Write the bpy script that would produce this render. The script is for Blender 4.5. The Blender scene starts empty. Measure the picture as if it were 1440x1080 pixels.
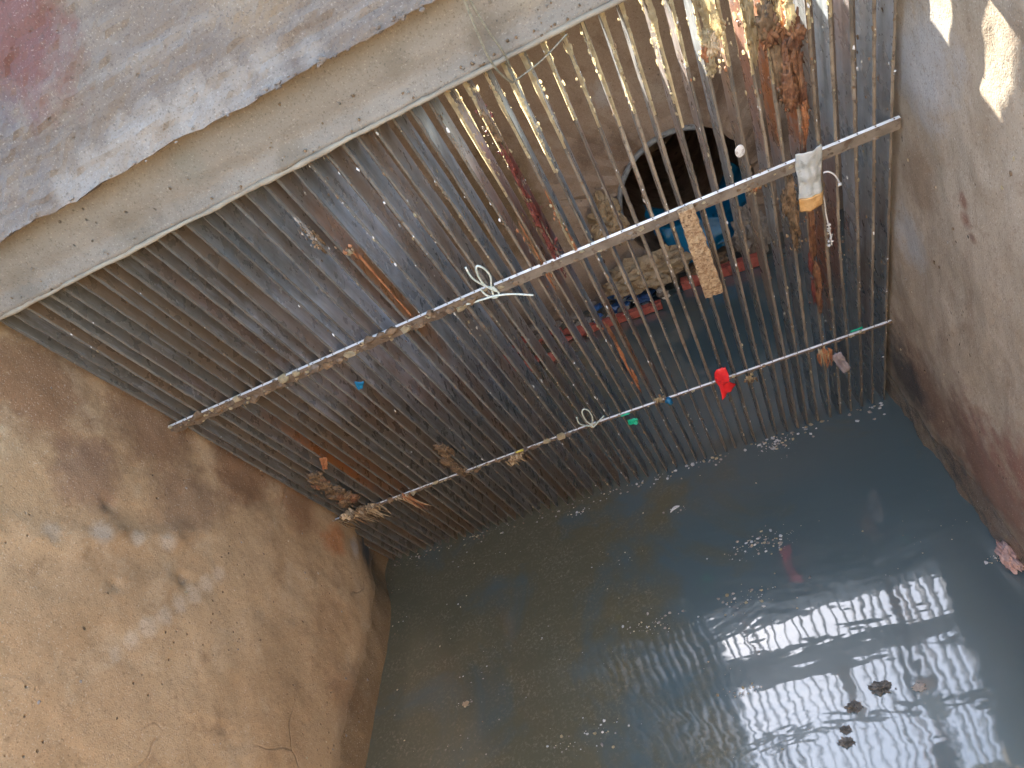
import bpy, math, random
from mathutils import Vector, Matrix, noise

S = bpy.context.scene
COL = S.collection

# ------------------------------------------------------------------ camera, sky, sun, exposure
cam = bpy.data.objects.new('camera', bpy.data.cameras.new('camera'))
COL.objects.link(cam)
Rr = ((0.90401291, 0.01206525, -0.42733486),
      (-0.34624779, -0.56563358, -0.7484458),
      (-0.25074513, 0.82456842, -0.50716249))          # rows: image right, image down, forward
M = Matrix(((Rr[0][0], -Rr[1][0], -Rr[2][0]), (Rr[0][1], -Rr[1][1], -Rr[2][1]), (Rr[0][2], -Rr[1][2], -Rr[2][2])))
cam.matrix_world = Matrix.Translation((0.97121822, -1.31744171, 1.21414023)) @ M.to_4x4()
cam.data.sensor_width = 36.0
cam.data.lens = 974.42 / 1440 * 36.0
cam.data.clip_start = 0.01
cam.data.clip_end = 200
S.camera = cam
S.render.resolution_x, S.render.resolution_y = 1024, 768

SUN = Vector((-0.25, 1.0, 0.65)).normalized()
world = bpy.data.worlds.new('World')
S.world = world
world.use_nodes = True
wn = world.node_tree
sky = wn.nodes.new('ShaderNodeTexSky')
sky.sky_type = 'NISHITA'
sky.sun_disc = False
sky.sun_elevation = math.asin(SUN.z)
sky.sun_rotation = math.atan2(SUN.x, SUN.y)
sky.dust_density = 3.0
sky.air_density = 1.2
hs = wn.nodes.new('ShaderNodeHueSaturation')       # hazy, thinly clouded sky: paler than a clear one
hs.inputs['Saturation'].default_value = .88
wn.links.new(sky.outputs[0], hs.inputs['Color'])
wn.links.new(hs.outputs[0], wn.nodes['Background'].inputs[0])
wn.nodes['Background'].inputs[1].default_value = 0.15
sun = bpy.data.objects.new('sun', bpy.data.lights.new('sun', 'SUN'))
COL.objects.link(sun)
sun.data.energy = 5.0
sun.data.angle = math.radians(0.5)
sun.data.color = (1.0, 0.93, 0.82)
sun.rotation_euler = (-SUN).to_track_quat('-Z', 'Y').to_euler()
S.view_settings.view_transform = 'Standard'
S.view_settings.look = 'None'
S.view_settings.exposure = 3.0

TH = math.radians(21.4893)
TT = math.tan(TH)
NF = Vector((0, -math.cos(TH), -math.sin(TH)))   # rack's front normal
DN = Vector((0, math.sin(TH), -math.cos(TH)))    # down along a bar
def rack(x, z, off=0.0):                          # point on the rack's front plane
    return Vector((x, -z * TT, z)) + NF * off
rng = random.Random(7)

# ------------------------------------------------------------------ mesh helpers
import bmesh
_b = bmesh.new(); bmesh.ops.create_icosphere(_b, subdivisions=1, radius=1)
ICOV = [v.co.copy() for v in _b.verts]; ICOF = [[v.index for v in f.verts] for f in _b.faces]; _b.free()
_b = bmesh.new(); bmesh.ops.create_icosphere(_b, subdivisions=4, radius=1)
ICO4V = [v.co.copy() for v in _b.verts]; ICO4F = [[v.index for v in f.verts] for f in _b.faces]; _b.free()

class MB:
    def __init__(s): s.v = []; s.f = []; s.m = []
    def add(s, vs, fs, mi=0):
        o = len(s.v); s.v += [Vector(p) for p in vs]
        for f in fs: s.f.append([i + o for i in f]); s.m.append(mi)
    def lump(s, c, r, mi=0, st=(1, 1, 1), jit=.35):
        q = Matrix.Rotation(rng.uniform(0, 6.28), 3, Vector((rng.uniform(-1, 1), rng.uniform(-1, 1), rng.uniform(-1, 1.01))).normalized())
        s.add([Vector(c) + Vector([a * b for a, b in zip(q @ p, st)]) * r * (1 + rng.uniform(-jit, jit)) for p in ICOV], ICOF, mi)
    def rock(s, c, rad, amp=.3, freq=2.5, mi=0, seed=0):
        vs = []
        for p in ICO4V:
            d = 1 + amp * noise.fractal(p * freq + Vector((seed, 0, 0)), .6, 2.2, 5) + .12 * amp * noise.noise(p * 18 + Vector((seed, 0, 0)))
            vs.append(Vector(c) + Vector((p.x * rad[0], p.y * rad[1], p.z * rad[2])) * d)
        s.add(vs, ICO4F, mi)
    def box(s, lo, hi, mi=0):
        x0, y0, z0 = lo; x1, y1, z1 = hi
        s.add([(x0,y0,z0),(x1,y0,z0),(x1,y1,z0),(x0,y1,z0),(x0,y0,z1),(x1,y0,z1),(x1,y1,z1),(x0,y1,z1)],
              [(0,3,2,1),(4,5,6,7),(0,1,5,4),(1,2,6,5),(2,3,7,6),(3,0,4,7)], mi)
    def block(s, P, n, mi=0):
        """closed six-sided block; P(u,v,w) maps the unit cube; n = divisions"""
        def face(fn, a, b):
            o = len(s.v)
            for i in range(a + 1):
                for j in range(b + 1): s.v.append(Vector(fn(i / a, j / b)))
            for i in range(a):
                for j in range(b):
                    q = o + i * (b + 1) + j
                    s.f.append([q, q + b + 1, q + b + 2, q + 1]); s.m.append(mi)
        nu, nv, nw = n
        face(lambda a, b: P(a, b, 1), nu, nv); face(lambda a, b: P(b, a, 0), nv, nu)
        face(lambda a, b: P(1, a, b), nv, nw); face(lambda a, b: P(0, b, a), nw, nv)
        face(lambda a, b: P(b, 1, a), nw, nu); face(lambda a, b: P(a, 0, b), nu, nw)
    def tube(s, pts, r, mi=0, seg=6, closed=True):
        pts = [Vector(p) for p in pts]
        n = len(pts); o = len(s.v); up = Vector((.3, .5, .81))
        for i, p in enumerate(pts):
            t = (pts[min(i + 1, n - 1)] - pts[max(i - 1, 0)]).normalized()
            a = t.cross(up).normalized(); b = t.cross(a)
            rr = r[i] if isinstance(r, (list, tuple)) else r
            for k in range(seg):
                an = 2 * math.pi * k / seg
                s.v.append(p + (a * math.cos(an) + b * math.sin(an)) * rr)
        for i in range(n - 1):
            for k in range(seg):
                s.f.append([o + i * seg + k, o + i * seg + (k + 1) % seg, o + (i + 1) * seg + (k + 1) % seg, o + (i + 1) * seg + k]); s.m.append(mi)
        s.f.append([o + k for k in range(seg)][::-1]); s.m.append(mi)
        s.f.append([o + (n - 1) * seg + k for k in range(seg)]); s.m.append(mi)
    def sheet(s, fn, nu, nv, th=.0012, mi=0):
        """a thin crumpled sheet with a real thickness"""
        P = [[Vector(fn(i / nu, j / nv)) for j in range(nv + 1)] for i in range(nu + 1)]
        N = []
        for i in range(nu + 1):
            N.append([])
            for j in range(nv + 1):
                a = P[min(i + 1, nu)][j] - P[max(i - 1, 0)][j]; b = P[i][min(j + 1, nv)] - P[i][max(j - 1, 0)]
                k = a.cross(b); N[-1].append(k.normalized() if k.length > 1e-12 else NF)
        o = len(s.v); w = nv + 1; tot = (nu + 1) * w
        for sg in (.5, -.5):
            for i in range(nu + 1):
                for j in range(nv + 1): s.v.append(P[i][j] + N[i][j] * th * sg)
        def F(l): s.f.append(l); s.m.append(mi)
        for i in range(nu):
            for j in range(nv):
                q = o + i * w + j
                F([q, q + w, q + w + 1, q + 1]); F([q + tot, q + tot + 1, q + tot + w + 1, q + tot + w])
        for i in range(nu):
            for j in (0, nv):
                q = o + i * w + j; F([q, q + w, q + w + tot, q + tot])
        for j in range(nv):
            for i in (0, nu):
                q = o + i * w + j; F([q, q + 1, q + 1 + tot, q + tot])
    def build(s, name, mats, parent=None, smooth=False, origin=None, flat_mats=()):
        if origin is None and parent is None:
            n = len(s.v); origin = Vector((sum(v.x for v in s.v) / n, sum(v.y for v in s.v) / n, min(v.z for v in s.v)))
        if parent is not None: origin = parent.location
        me = bpy.data.meshes.new(name)
        me.from_pydata([tuple(v - origin) for v in s.v], [], s.f)
        if not isinstance(mats, (list, tuple)): mats = [mats]
        for m in mats: me.materials.append(m)
        me.polygons.foreach_set('material_index', s.m)
        me.polygons.foreach_set('use_smooth', [smooth] * len(s.f))
        me.validate(); me.update()
        b = bmesh.new(); b.from_mesh(me)
        bmesh.ops.remove_doubles(b, verts=b.verts, dist=1e-6)
        bmesh.ops.recalc_face_normals(b, faces=b.faces); b.to_mesh(me); b.free()
        o = bpy.data.objects.new(name, me); COL.objects.link(o)
        if parent is None: o.location = origin
        else: o.parent = parent
        return o

def tag(o, label=None, cat=None, group=None, kind=None):
    if label: o['label'] = label
    if cat: o['category'] = cat
    if group: o['group'] = group
    if kind: o['kind'] = kind
    return o
def empty(name, loc):
    o = bpy.data.objects.new(name, None); COL.objects.link(o); o.location = loc; o.empty_display_size = .02
    return o

def fbm(p, f, s=0): return noise.fractal(Vector(p) * f + Vector((s, s * .7, s * .3)), .6, 2.1, 6)
def sm(a, b, x):
    t = max(0, min(1, (x - a) / (b - a))); return t * t * (3 - 2 * t)

# ------------------------------------------------------------------ material helpers
class G:
    def __init__(s, name):
        s.mat = bpy.data.materials.new(name); s.mat.use_nodes = True
        s.t = s.mat.node_tree; s.b = s.t.nodes['Principled BSDF']
        s.geo = s.t.nodes.new('ShaderNodeNewGeometry'); s.pos = s.geo.outputs['Position']
    def n(s, ty, **k):
        o = s.t.nodes.new(ty)
        for a, b in k.items(): setattr(o, a, b)
        return o
    def put(s, sock, v):
        if hasattr(v, 'is_linked') or isinstance(v, bpy.types.NodeSocket): s.t.links.new(v, sock)
        elif isinstance(v, (tuple, list)) and len(v) == 3 and sock.type == 'RGBA': sock.default_value = (*v, 1)
        else: sock.default_value = v
    def map(s, sc, off=(0, 0, 0), rot=(0, 0, 0)):
        m = s.n('ShaderNodeMapping'); s.put(m.inputs[0], s.pos); m.inputs['Scale'].default_value = sc
        m.inputs['Location'].default_value = off; m.inputs['Rotation'].default_value = rot
        return m.outputs[0]
    def noise(s, scale=5, det=5, rough=.55, vec=None, dist=0):
        k = s.n('ShaderNodeTexNoise'); s.put(k.inputs['Vector'], vec if vec is not None else s.pos)
        k.inputs['Scale'].default_value = scale; k.inputs['Detail'].default_value = det
        k.inputs['Roughness'].default_value = rough; k.inputs['Distortion'].default_value = dist
        return k.outputs['Fac']
    def voro(s, scale, vec=None, feature='F1'):
        k = s.n('ShaderNodeTexVoronoi', feature=feature); s.put(k.inputs['Vector'], vec if vec is not None else s.pos)
        k.inputs['Scale'].default_value = scale
        return k.outputs['Distance']
    def rng(s, f, a, b, c=0., d=1.):
        k = s.n('ShaderNodeMapRange'); s.put(k.inputs[0], f)
        for i, v in enumerate((a, b, c, d)): s.put(k.inputs[i + 1], v)
        return k.outputs[0]
    def m(s, op, a, b=0.):
        k = s.n('ShaderNodeMath', operation=op); s.put(k.inputs[0], a); s.put(k.inputs[1], b); return k.outputs[0]
    def mix(s, f, a, b):
        k = s.n('ShaderNodeMix', data_type='RGBA'); s.put(k.inputs[0], f); s.put(k.inputs[6], a); s.put(k.inputs[7], b)
        return k.outputs[2]
    def sep(s):
        k = s.n('ShaderNodeSeparateXYZ'); s.put(k.inputs[0], s.pos); return k.outputs
    def ball(s, c, r, soft=.6):
        """1 inside a rough-edged stain round c"""
        k = s.n('ShaderNodeVectorMath', operation='DISTANCE'); s.put(k.inputs[0], s.pos); k.inputs[1].default_value = c
        d = s.m('ADD', k.outputs['Value'], s.m('MULTIPLY', s.m('SUBTRACT', s.noise(9, 5, .6), .5), r * 1.6))
        d = s.m('ADD', d, s.m('MULTIPLY', s.m('SUBTRACT', s.noise(38, 6, .7), .5), r * 1.3))
        return s.rng(d, r, r * (1 - soft), 0, 1)
    def bump(s, h, st=.5, dist=.004, nrm=None):
        k = s.n('ShaderNodeBump'); s.put(k.inputs['Height'], h); k.inputs['Strength'].default_value = st
        k.inputs['Distance'].default_value = dist
        if nrm is not None: s.put(k.inputs['Normal'], nrm)
        s.put(s.b.inputs['Normal'], k.outputs[0]); return k.outputs[0]
    def out(s, col=None, rough=None, metal=None, ior=None, alpha=None, spec=None):
        if col is not None: s.put(s.b.inputs['Base Color'], col)
        if rough is not None: s.put(s.b.inputs['Roughness'], rough)
        if metal is not None: s.put(s.b.inputs['Metallic'], metal)
        if ior is not None: s.b.inputs['IOR'].default_value = ior
        if spec is not None: s.b.inputs['Specular IOR Level'].default_value = spec
        return s.mat

def concrete(name, a, b, pale, dark, stains=(), streak=None, wet=None, bumpd=.004, specks=1.0, cracks=0., pits=1.):
    g = G(name)
    c = g.mix(g.rng(g.noise(3.2, 6, .62), .36, .64), a, b)
    c = g.mix(g.rng(g.noise(9, 6, .65, dist=.6), .55, .72, 0, .55), c, pale)
    c = g.mix(g.rng(g.noise(14, 7, .7, dist=.4), .56, .72, 0, .6), c, dark)
    if streak:                                   # wash marks with a direction of their own
        c = g.mix(g.rng(g.noise(1, 6, .65, g.map(streak)), .5, .68, 0, .55), c, pale)
        c = g.mix(g.rng(g.noise(1.3, 6, .65, g.map(streak, (3, 2, 1))), .52, .68, 0, .5), c, dark)
    for (p, r, col, f) in stains:
        c = g.mix(g.m('MULTIPLY', g.ball(p, r), f), c, col)
    f1 = g.noise(160, 4, .6)
    c = g.mix(g.rng(f1, .56, .70, 0, .45), c, dark)
    v = g.voro(55); pit = g.m('MULTIPLY', g.rng(g.m('ADD', v, g.m('MULTIPLY', f1, .2)), .24, .15), g.rng(g.noise(6, 2), .54, .60))
    pit = g.m('MULTIPLY', pit, pits)
    c = g.mix(g.m('MULTIPLY', pit, .85), c, tuple(x * .25 for x in a))
    v2 = g.voro(48, g.map((1, 1, 1), (.37, .11, .7))); sp = g.m('MULTIPLY', g.rng(g.m('ADD', v2, g.m('MULTIPLY', f1, .12)), .13, .10), g.rng(g.noise(5, 3, vec=g.map((1, 1, 1), (4, 4, 4))), .56, .60))
    c = g.mix(g.m('MULTIPLY', sp, .8 * specks), c, (.62, .55, .45))
    r = g.rng(g.noise(7, 4), .3, .7, .45, .85)
    if wet: 
        z = g.m('ADD', g.sep()[2], g.m('MULTIPLY', g.noise(6, 4), -.12))
        w = g.rng(z, wet, wet * .1)
        c = g.mix(g.m('MULTIPLY', w, .6), c, tuple(x * .3 for x in a)); r = g.rng(w, 0, 1, r, .18)
    # fine hairline cracks, only here and there, and sharp sandy speckle
    wv = g.n('ShaderNodeVectorMath', operation='ADD'); nz = g.n('ShaderNodeTexNoise'); nz.inputs['Scale'].default_value = 9; g.put(nz.inputs['Vector'], g.pos)
    sc_ = g.n('ShaderNodeVectorMath', operation='SCALE'); g.put(sc_.inputs[0], nz.outputs['Color']); sc_.inputs['Scale'].default_value = .10
    g.put(wv.inputs[0], g.pos); g.put(wv.inputs[1], sc_.outputs[0])
    ck = g.m('MULTIPLY', g.rng(g.voro(3.2, wv.outputs[0], 'DISTANCE_TO_EDGE'), .010, .003), g.rng(g.noise(4, 3, vec=g.map((1, 1, 1), (7, 2, 5))), .52, .60))
    ck = g.m('MULTIPLY', ck, cracks)
    c = g.mix(g.m('MULTIPLY', ck, .7), c, tuple(x * .3 for x in a))
    sp2 = g.noise(420, 2, .5)
    c = g.mix(g.m('MULTIPLY', g.rng(sp2, .62, .68), .5), c, tuple(x * .35 for x in a)); c = g.mix(g.m('MULTIPLY', g.rng(sp2, .36, .31), .45 * specks), c, (.70, .64, .54))
    h = g.m('ADD', g.m('MULTIPLY', g.noise(22, 10, .55), 1.0), g.m('MULTIPLY', sp2, .18)); h = g.m('SUBTRACT', h, g.m('MULTIPLY', ck, .5))
    h = g.m('SUBTRACT', h, g.m('MULTIPLY', pit, .9)); h = g.m('ADD', h, g.m('MULTIPLY', sp, .5))
    g.bump(h, .8, bumpd)
    return g.out(c, r, spec=.35)

STREAK = [(-.705, .647), (-.672, .633), (-.64, .617), (-.605, .601), (-.57, .585), (-.54, .57), (-.505, .555), (-.475, .54)]
M_left = concrete('left wall concrete', (.44, .29, .155), (.55, .39, .225), (.64, .51, .34), (.23, .14, .07),
    stains=[((.045, -.44, .97), .13, (.24, .13, .07), .8), ((.045, -.33, .80), .13, (.23, .13, .075), .75), ((.045, -.23, .60), .12, (.24, .125, .065), .8), ((.045, -.18, .42), .09, (.30, .16, .08), .8),
            ((.045, -.40, .66), .10, (.27, .17, .10), .7), ((.045, -.50, .84), .07, (.27, .17, .11), .7), ((.045, -.17, .28), .05, (.46, .20, .08), .8),
            ((.045, -.36, .22), .10, (.40, .25, .13), .6), ((.045, -.46, .10), .09, (.30, .17, .09), .6), ((.03, -.06, .12), .075, (.07, .10, .12), .9), ((.045, -.13, .20), .03, (.5, .48, .44), .6),
            ((.045, -.50, .66), .022, (.58, .50, .39), .6), ((.045, -.53, .71), .018, (.58, .50, .39), .6), ((.045, -.57, .77), .025, (.58, .50, .39), .6), ((.045, -.62, .83), .02, (.56, .48, .37), .5), ((.045, -.53, .60), .012, (.12, .12, .12), .8)] + [((.045, y_, z_), .020, (.66, .57, .44), .4) for y_, z_ in STREAK], wet=.05, cracks=.45, pits=.8)
M_right = concrete('right wall concrete', (.35, .285, .205), (.44, .37, .28), (.55, .48, .385), (.20, .14, .09),
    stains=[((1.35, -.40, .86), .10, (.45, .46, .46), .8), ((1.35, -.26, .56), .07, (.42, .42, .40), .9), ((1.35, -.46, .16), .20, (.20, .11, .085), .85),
            ((1.35, -.25, .20), .16, (.16, .10, .07), .85), ((1.35, -.12, .16), .12, (.05, .055, .06), .9), ((1.35, -.6, .25), .16, (.26, .13, .10), .7),
            ((1.35, -.46, .70), .014, (.24, .12, .08), .8), ((1.35, -.465, .675), .016, (.22, .10, .065), .8), ((1.35, -.475, .655), .012, (.16, .07, .045), .8), ((1.35, -.33, .68), .07, (.24, .17, .11), .6)],
    streak=(2.5, 14, 4), wet=.07)
M_back = concrete('back wall concrete', (.34, .26, .20), (.42, .34, .27), (.50, .44, .37), (.18, .12, .085),
    stains=[((.55, .95, .5), .25, (.17, .11, .045), .8), ((1.0, .95, .5), .09, (.14, .09, .06), .6), ((1.3, .95, .55), .10, (.13, .08, .05), .7), ((.9, .95, .55), .07, (.16, .11, .08), .6), ((1.42, .95, .35), .10, (.12, .08, .05), .7), ((1.15, .95, .62), .06, (.5, .46, .40), .5), ((1.0, .95, .68), .045, (.5, .52, .55), .7)], wet=.1)
M_beam = concrete('beam concrete', (.190, .168, .138), (.215, .192, .160), (.24, .218, .185), (.12, .10, .08), stains=[((.88, -.448, 1.12), .035, (.11, .09, .065), .7), ((.95, -.448, 1.15), .03, (.30, .27, .21), .8), ((.60, -.448, 1.10), .03, (.12, .10, .07), .6), ((.78, -.448, 1.14), .025, (.13, .11, .08), .5), ((.35, -.448, 1.11), .04, (.13, .11, .08), .5), ((.15, -.448, 1.11), .04, (.13, .115, .09), .5), ((.48, -.448, 1.15), .03, (.17, .165, .14), .6)], streak=(3, 12, 12), bumpd=.0028, specks=.35)
M_slab = concrete('slab edge concrete', (.125, .095, .072), (.165, .135, .108), (.21, .19, .17), (.07, .05, .04),
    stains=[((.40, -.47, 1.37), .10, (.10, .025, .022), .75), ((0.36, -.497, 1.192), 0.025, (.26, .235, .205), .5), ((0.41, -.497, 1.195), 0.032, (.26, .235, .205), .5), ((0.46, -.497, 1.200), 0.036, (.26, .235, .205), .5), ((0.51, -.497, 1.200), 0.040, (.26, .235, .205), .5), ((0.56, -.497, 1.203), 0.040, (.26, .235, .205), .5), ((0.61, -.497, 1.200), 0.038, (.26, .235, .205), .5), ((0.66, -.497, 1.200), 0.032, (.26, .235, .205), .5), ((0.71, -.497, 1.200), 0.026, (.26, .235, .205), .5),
            ((.25, -.45, 1.30), .1, (.07, .06, .065), .8), ((.68, -.46, 1.30), .08, (.20, .14, .08), .6)], streak=(2.2, 34, 34), bumpd=.005, specks=.3, pits=.3)
M_ground = concrete('ground', (.30, .27, .23), (.36, .33, .28), (.42, .40, .36), (.2, .17, .14))

def streakvec(g, a, b, c, off=0.):
    x = g.sep(); ct, sn = math.cos(TH), math.sin(TH)
    al = g.m('SUBTRACT', g.m('MULTIPLY', x[2], ct), g.m('MULTIPLY', x[1], sn)); dp = g.m('ADD', g.m('MULTIPLY', x[1], ct), g.m('MULTIPLY', x[2], sn))
    k = g.n('ShaderNodeCombineXYZ'); g.put(k.inputs[0], g.m('MULTIPLY', x[0], a)); g.put(k.inputs[1], g.m('MULTIPLY', dp, b)); g.put(k.inputs[2], g.m('MULTIPLY', al, c) if not off else g.m('ADD', g.m('MULTIPLY', al, c), off))
    return k.outputs[0]
def metal_bar():
    g = G('galvanised bar, grimy')
    oi = g.n('ShaderNodeObjectInfo'); sc = g.n('ShaderNodeSeparateColor'); g.put(sc.inputs[0], oi.outputs['Color'])
    xyz = g.sep(); z = xyz[2]
    # grime lies thicker low down and near the left wall: mud washed on in patches
    st = streakvec(g, 40, 75, 7)
    c = g.mix(g.rng(g.noise(1, 6, .6, st), .35, .65), (.30, .345, .365), (.46, .50, .52))
    c = g.mix(g.rng(g.noise(1.5, 5, .6, st), .58, .7, 0, .7), c, (.56, .57, .60))
    patch = g.noise(2.6, 4, .6)
    low = g.rng(g.m('ADD', z, g.m('MULTIPLY', g.m('SUBTRACT', patch, .5), .9)), .95, .50)
    mud = g.mix(g.noise(1, 6, .65, streakvec(g, 60, 110, 14, 5.)), (.055, .053, .047), (.27, .265, .24))
    c = g.mix(g.m('MULTIPLY', low, g.rng(g.noise(1, 6, .7, streakvec(g, 45, 90, 9, 3.)), .38, .60, .15, 1.)), c, mud)
    lft = g.rng(g.m('ADD', xyz[0], g.m('MULTIPLY', g.m('SUBTRACT', patch, .5), .35)), .52, .30)
    olive = g.mix(g.noise(1, 6, .65, streakvec(g, 50, 100, 10, 7.)), (.19, .165, .12), (.36, .32, .25))
    c = g.mix(g.m('MULTIPLY', lft, .85), c, olive)
    c = g.mix(g.rng(g.noise(1, 6, .75, g.map((90, 50, 50))), .5, .74, 0, .6), c, (.13, .11, .09))
    c = g.mix(g.rng(g.noise(90, 3, .6, g.map((1, 1, 1), (9, 9, 9))), .66, .70, 0, .7), c, (.55, .52, .46))
    pb = g.rng(g.noise(4, 7, .75, g.map((1.5, .7, .7))), .42, .72)
    c = g.mix(g.m('MULTIPLY', pb, .55), c, g.mix(g.noise(1, 5, .6, g.map((60, 20, 20))), (.10, .085, .07), (.24, .20, .15)))
    c = g.mix(g.m('MULTIPLY', g.rng(g.noise(1, 7, .7, streakvec(g, 50, 60, 11, 11.)), .52, .72), .65), c, (.55, .56, .60))
    for cc, rr, ff in ((rack(.46, .82), .17, .8), (rack(.34, .70), .12, .55), (rack(.48, .62), .10, .6), (rack(.60, .95), .10, .6)):
        c = g.mix(g.m('MULTIPLY', g.ball(cc, rr), g.rng(g.noise(1, 6, .7, streakvec(g, 45, 70, 8, 2.)), .35, .62, .2 * ff, ff)), c, (.72, .76, .82))  # silvery wet sheen put into the bar colour as pale patches
    # rust: amount, hue and height come with each bar
    wetr = g.m('MULTIPLY', g.rng(g.m('ADD', xyz[0], g.m('MULTIPLY', patch, .3)), .85, 1.15), g.rng(z, .45, .25))
    c = g.mix(g.m('MULTIPLY', wetr, .75), c, g.mix(g.noise(1, 5, .6, g.map((40, 20, 20))), (.10, .135, .15), (.26, .31, .34)))
    d = g.m('ABSOLUTE', g.m('SUBTRACT', z, sc.outputs[2]))
    near = g.rng(g.m('ADD', d, g.m('MULTIPLY', g.m('SUBTRACT', g.noise(12, 5, .7), .5), .22)), .22, .07)
    rc = g.mix(sc.outputs[1], (.20, .035, .025), (.62, .25, .06))
    rm = g.m('MULTIPLY', g.m('MULTIPLY', near, sc.outputs[0]), g.rng(g.noise(45, 5, .7), .32, .5, .35, 1))
    c = g.mix(rm, c, rc)
    rnd = g.rng(g.m('ADD', oi.outputs['Random'], g.m('MULTIPLY', g.noise(1, 4, .6, g.map((3, 6, 6))), .8)), 1.05, 1.3)
    c = g.mix(g.m('MULTIPLY', rnd, .6), c, (.34, .22, .12))
    h = g.m('ADD', g.m('MULTIPLY', g.noise(150, 4, .6), .5), g.noise(1, 5, .6, streakvec(g, 60, 120, 16, 4.)))
    g.bump(h, .6, .0007)
    return g.out(c, g.rng(g.noise(30, 4), .35, .65, .18, .5), .35, spec=.7)
M_bar = metal_bar()

def simple(name, a, b, scale=60, rough=.7, dark=None, bumpd=.001, trans=0, spec=.5, metal=0):
    g = G(name)
    c = g.mix(g.rng(g.noise(scale, 5, .65), .38, .62), a, b)
    if dark: c = g.mix(g.rng(g.noise(scale * 1.7, 5, .7, g.map((1, 1, 1), (3, 5, 7))), .54, .64, 0, .85), c, dark)
    g.bump(g.noise(scale * 2, 6, .7), .7, bumpd)
    m = g.out(c, rough, metal, spec=spec)
    if trans: g.b.inputs['Transmission Weight'].default_value = trans
    return m
def edge_mat():
    g = G('bar edge grime'); xyz = g.sep()
    c = g.mix(g.rng(g.noise(1, 6, .65, g.map((40, 12, 12))), .38, .62), (.20, .155, .11), (.33, .28, .21))
    mid = g.rng(g.m('ADD', xyz[0], g.m('MULTIPLY', g.noise(4), .3)), 1.0, .75)
    c = g.mix(g.m('MULTIPLY', mid, .9), c, g.mix(g.noise(1, 5, .6, g.map((30, 10, 10), (1, 2, 2))), (.08, .084, .083), (.20, .215, .22)))
    c = g.mix(g.rng(g.noise(1, 5, .65, g.map((40, 9, 9), (4, 4, 1))), .58, .70, 0, .5), c, (.46, .42, .36))
    lft = g.rng(g.m('ADD', xyz[0], g.m('MULTIPLY', g.noise(3), .4)), .75, .45)
    c = g.mix(g.m('MULTIPLY', lft, .8), c, g.mix(g.noise(1, 5, .7, g.map((50, 16, 16))), (.09, .083, .065), (.22, .20, .165)))
    low = g.rng(g.m('ADD', xyz[2], g.m('MULTIPLY', g.noise(3, 4, .6), .6)), .95, .55)
    c = g.mix(g.m('MULTIPLY', low, .7), c, g.mix(g.noise(1, 5, .7, g.map((50, 20, 20), (1, 1, 1))), (.06, .058, .052), (.17, .16, .14)))
    c = g.mix(g.rng(g.noise(80, 5, .7), .56, .66, 0, .8), c, (.07, .045, .03))
    dk = g.rng(g.noise(4, 5, .65, g.map((3, 1, 1), (2, 9, 4))), .42, .60)
    c = g.mix(g.m('MULTIPLY', dk, .75), c, (.085, .078, .068))
    g.bump(g.noise(110, 6, .7), .8, .002)
    return g.out(c, .45, spec=.4)
M_edge = edge_mat()
M_crud = simple('dried pulp crust', (.34, .28, .18), (.66, .58, .40), 120, .8, (.20, .13, .07))
_t = M_crud.node_tree; _o = _t.nodes['Material Output']; _p = _t.nodes['Principled BSDF']      # thin dried paper pulp lets light through
_tr = _t.nodes.new('ShaderNodeBsdfTranslucent'); _tr.inputs[0].default_value = (.86, .79, .60, 1)
_mx = _t.nodes.new('ShaderNodeMixShader'); _mx.inputs[0].default_value = .6
_t.links.new(_p.outputs[0], _mx.inputs[1]); _t.links.new(_tr.outputs[0], _mx.inputs[2]); _t.links.new(_mx.outputs[0], _o.inputs[0])
M_brown = simple('brown muck', (.10, .065, .035), (.24, .16, .09), 70, .6, (.04, .03, .02))
M_strip_lit = simple('crossbar steel', (.72, .72, .68), (.85, .85, .82), 40, .3, None, .0005, metal=.1)  # near white: skylight on the upper edge put into the steel's colour
M_stripd = simple('crossbar steel muddy', (.11, .08, .055), (.19, .15, .11), 50, .55, (.05, .03, .02), .002)
M_wire = simple('pale wire', (.50, .62, .56), (.78, .84, .78), 200, .35)
M_cord = simple('grey cord', (.16, .15, .11), (.27, .26, .20), 200, .6)
M_foam = simple('dirty tan foam', (.26, .165, .09), (.52, .40, .25), 130, .9, (.08, .04, .02), .002)
M_foam2 = simple('tan foam lump', (.34, .26, .16), (.52, .42, .28), 22, .9, (.16, .10, .05), .006)
M_red = simple('red plastic', (.72, .015, .02), (.85, .04, .04), 40, .3, None, .0008)
M_redd = simple('dull red board', (.34, .07, .055), (.50, .15, .11), 25, .6, (.12, .04, .03), .002)
M_blue = simple('blue plastic', (.0, .10, .22), (.01, .20, .40), 9, .35, (.01, .05, .09), .004)
M_navy = simple('dark blue litter', (.015, .06, .20), (.05, .16, .42), 30, .4, (.01, .012, .02))
M_green = simple('green plastic', (.0, .36, .20), (.02, .50, .32), 60, .35)
M_yellow = simple('yellow scrap', (.55, .52, .06), (.68, .62, .12), 60, .6)
M_orange = simple('orange scrap', (.26, .10, .04), (.44, .20, .09), 60, .6, (.12, .05, .03))
M_white = simple('white scrap and glint', (.62, .64, .62), (.80, .80, .78), 60, .5, (.35, .33, .30))
M_grey = simple('grey rubble', (.20, .18, .16), (.38, .35, .31), 30, .8, (.1, .08, .06), .003)
M_film = simple('cloudy plastic film', (.55, .60, .58), (.72, .76, .74), 40, .3, (.40, .42, .38), .002, trans=.0)
M_film.node_tree.nodes['Principled BSDF'].inputs['Alpha'].default_value = .72
M_filmo = simple('orange film band', (.50, .28, .09), (.66, .42, .18), 60, .4, (.42, .2, .06))
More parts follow.
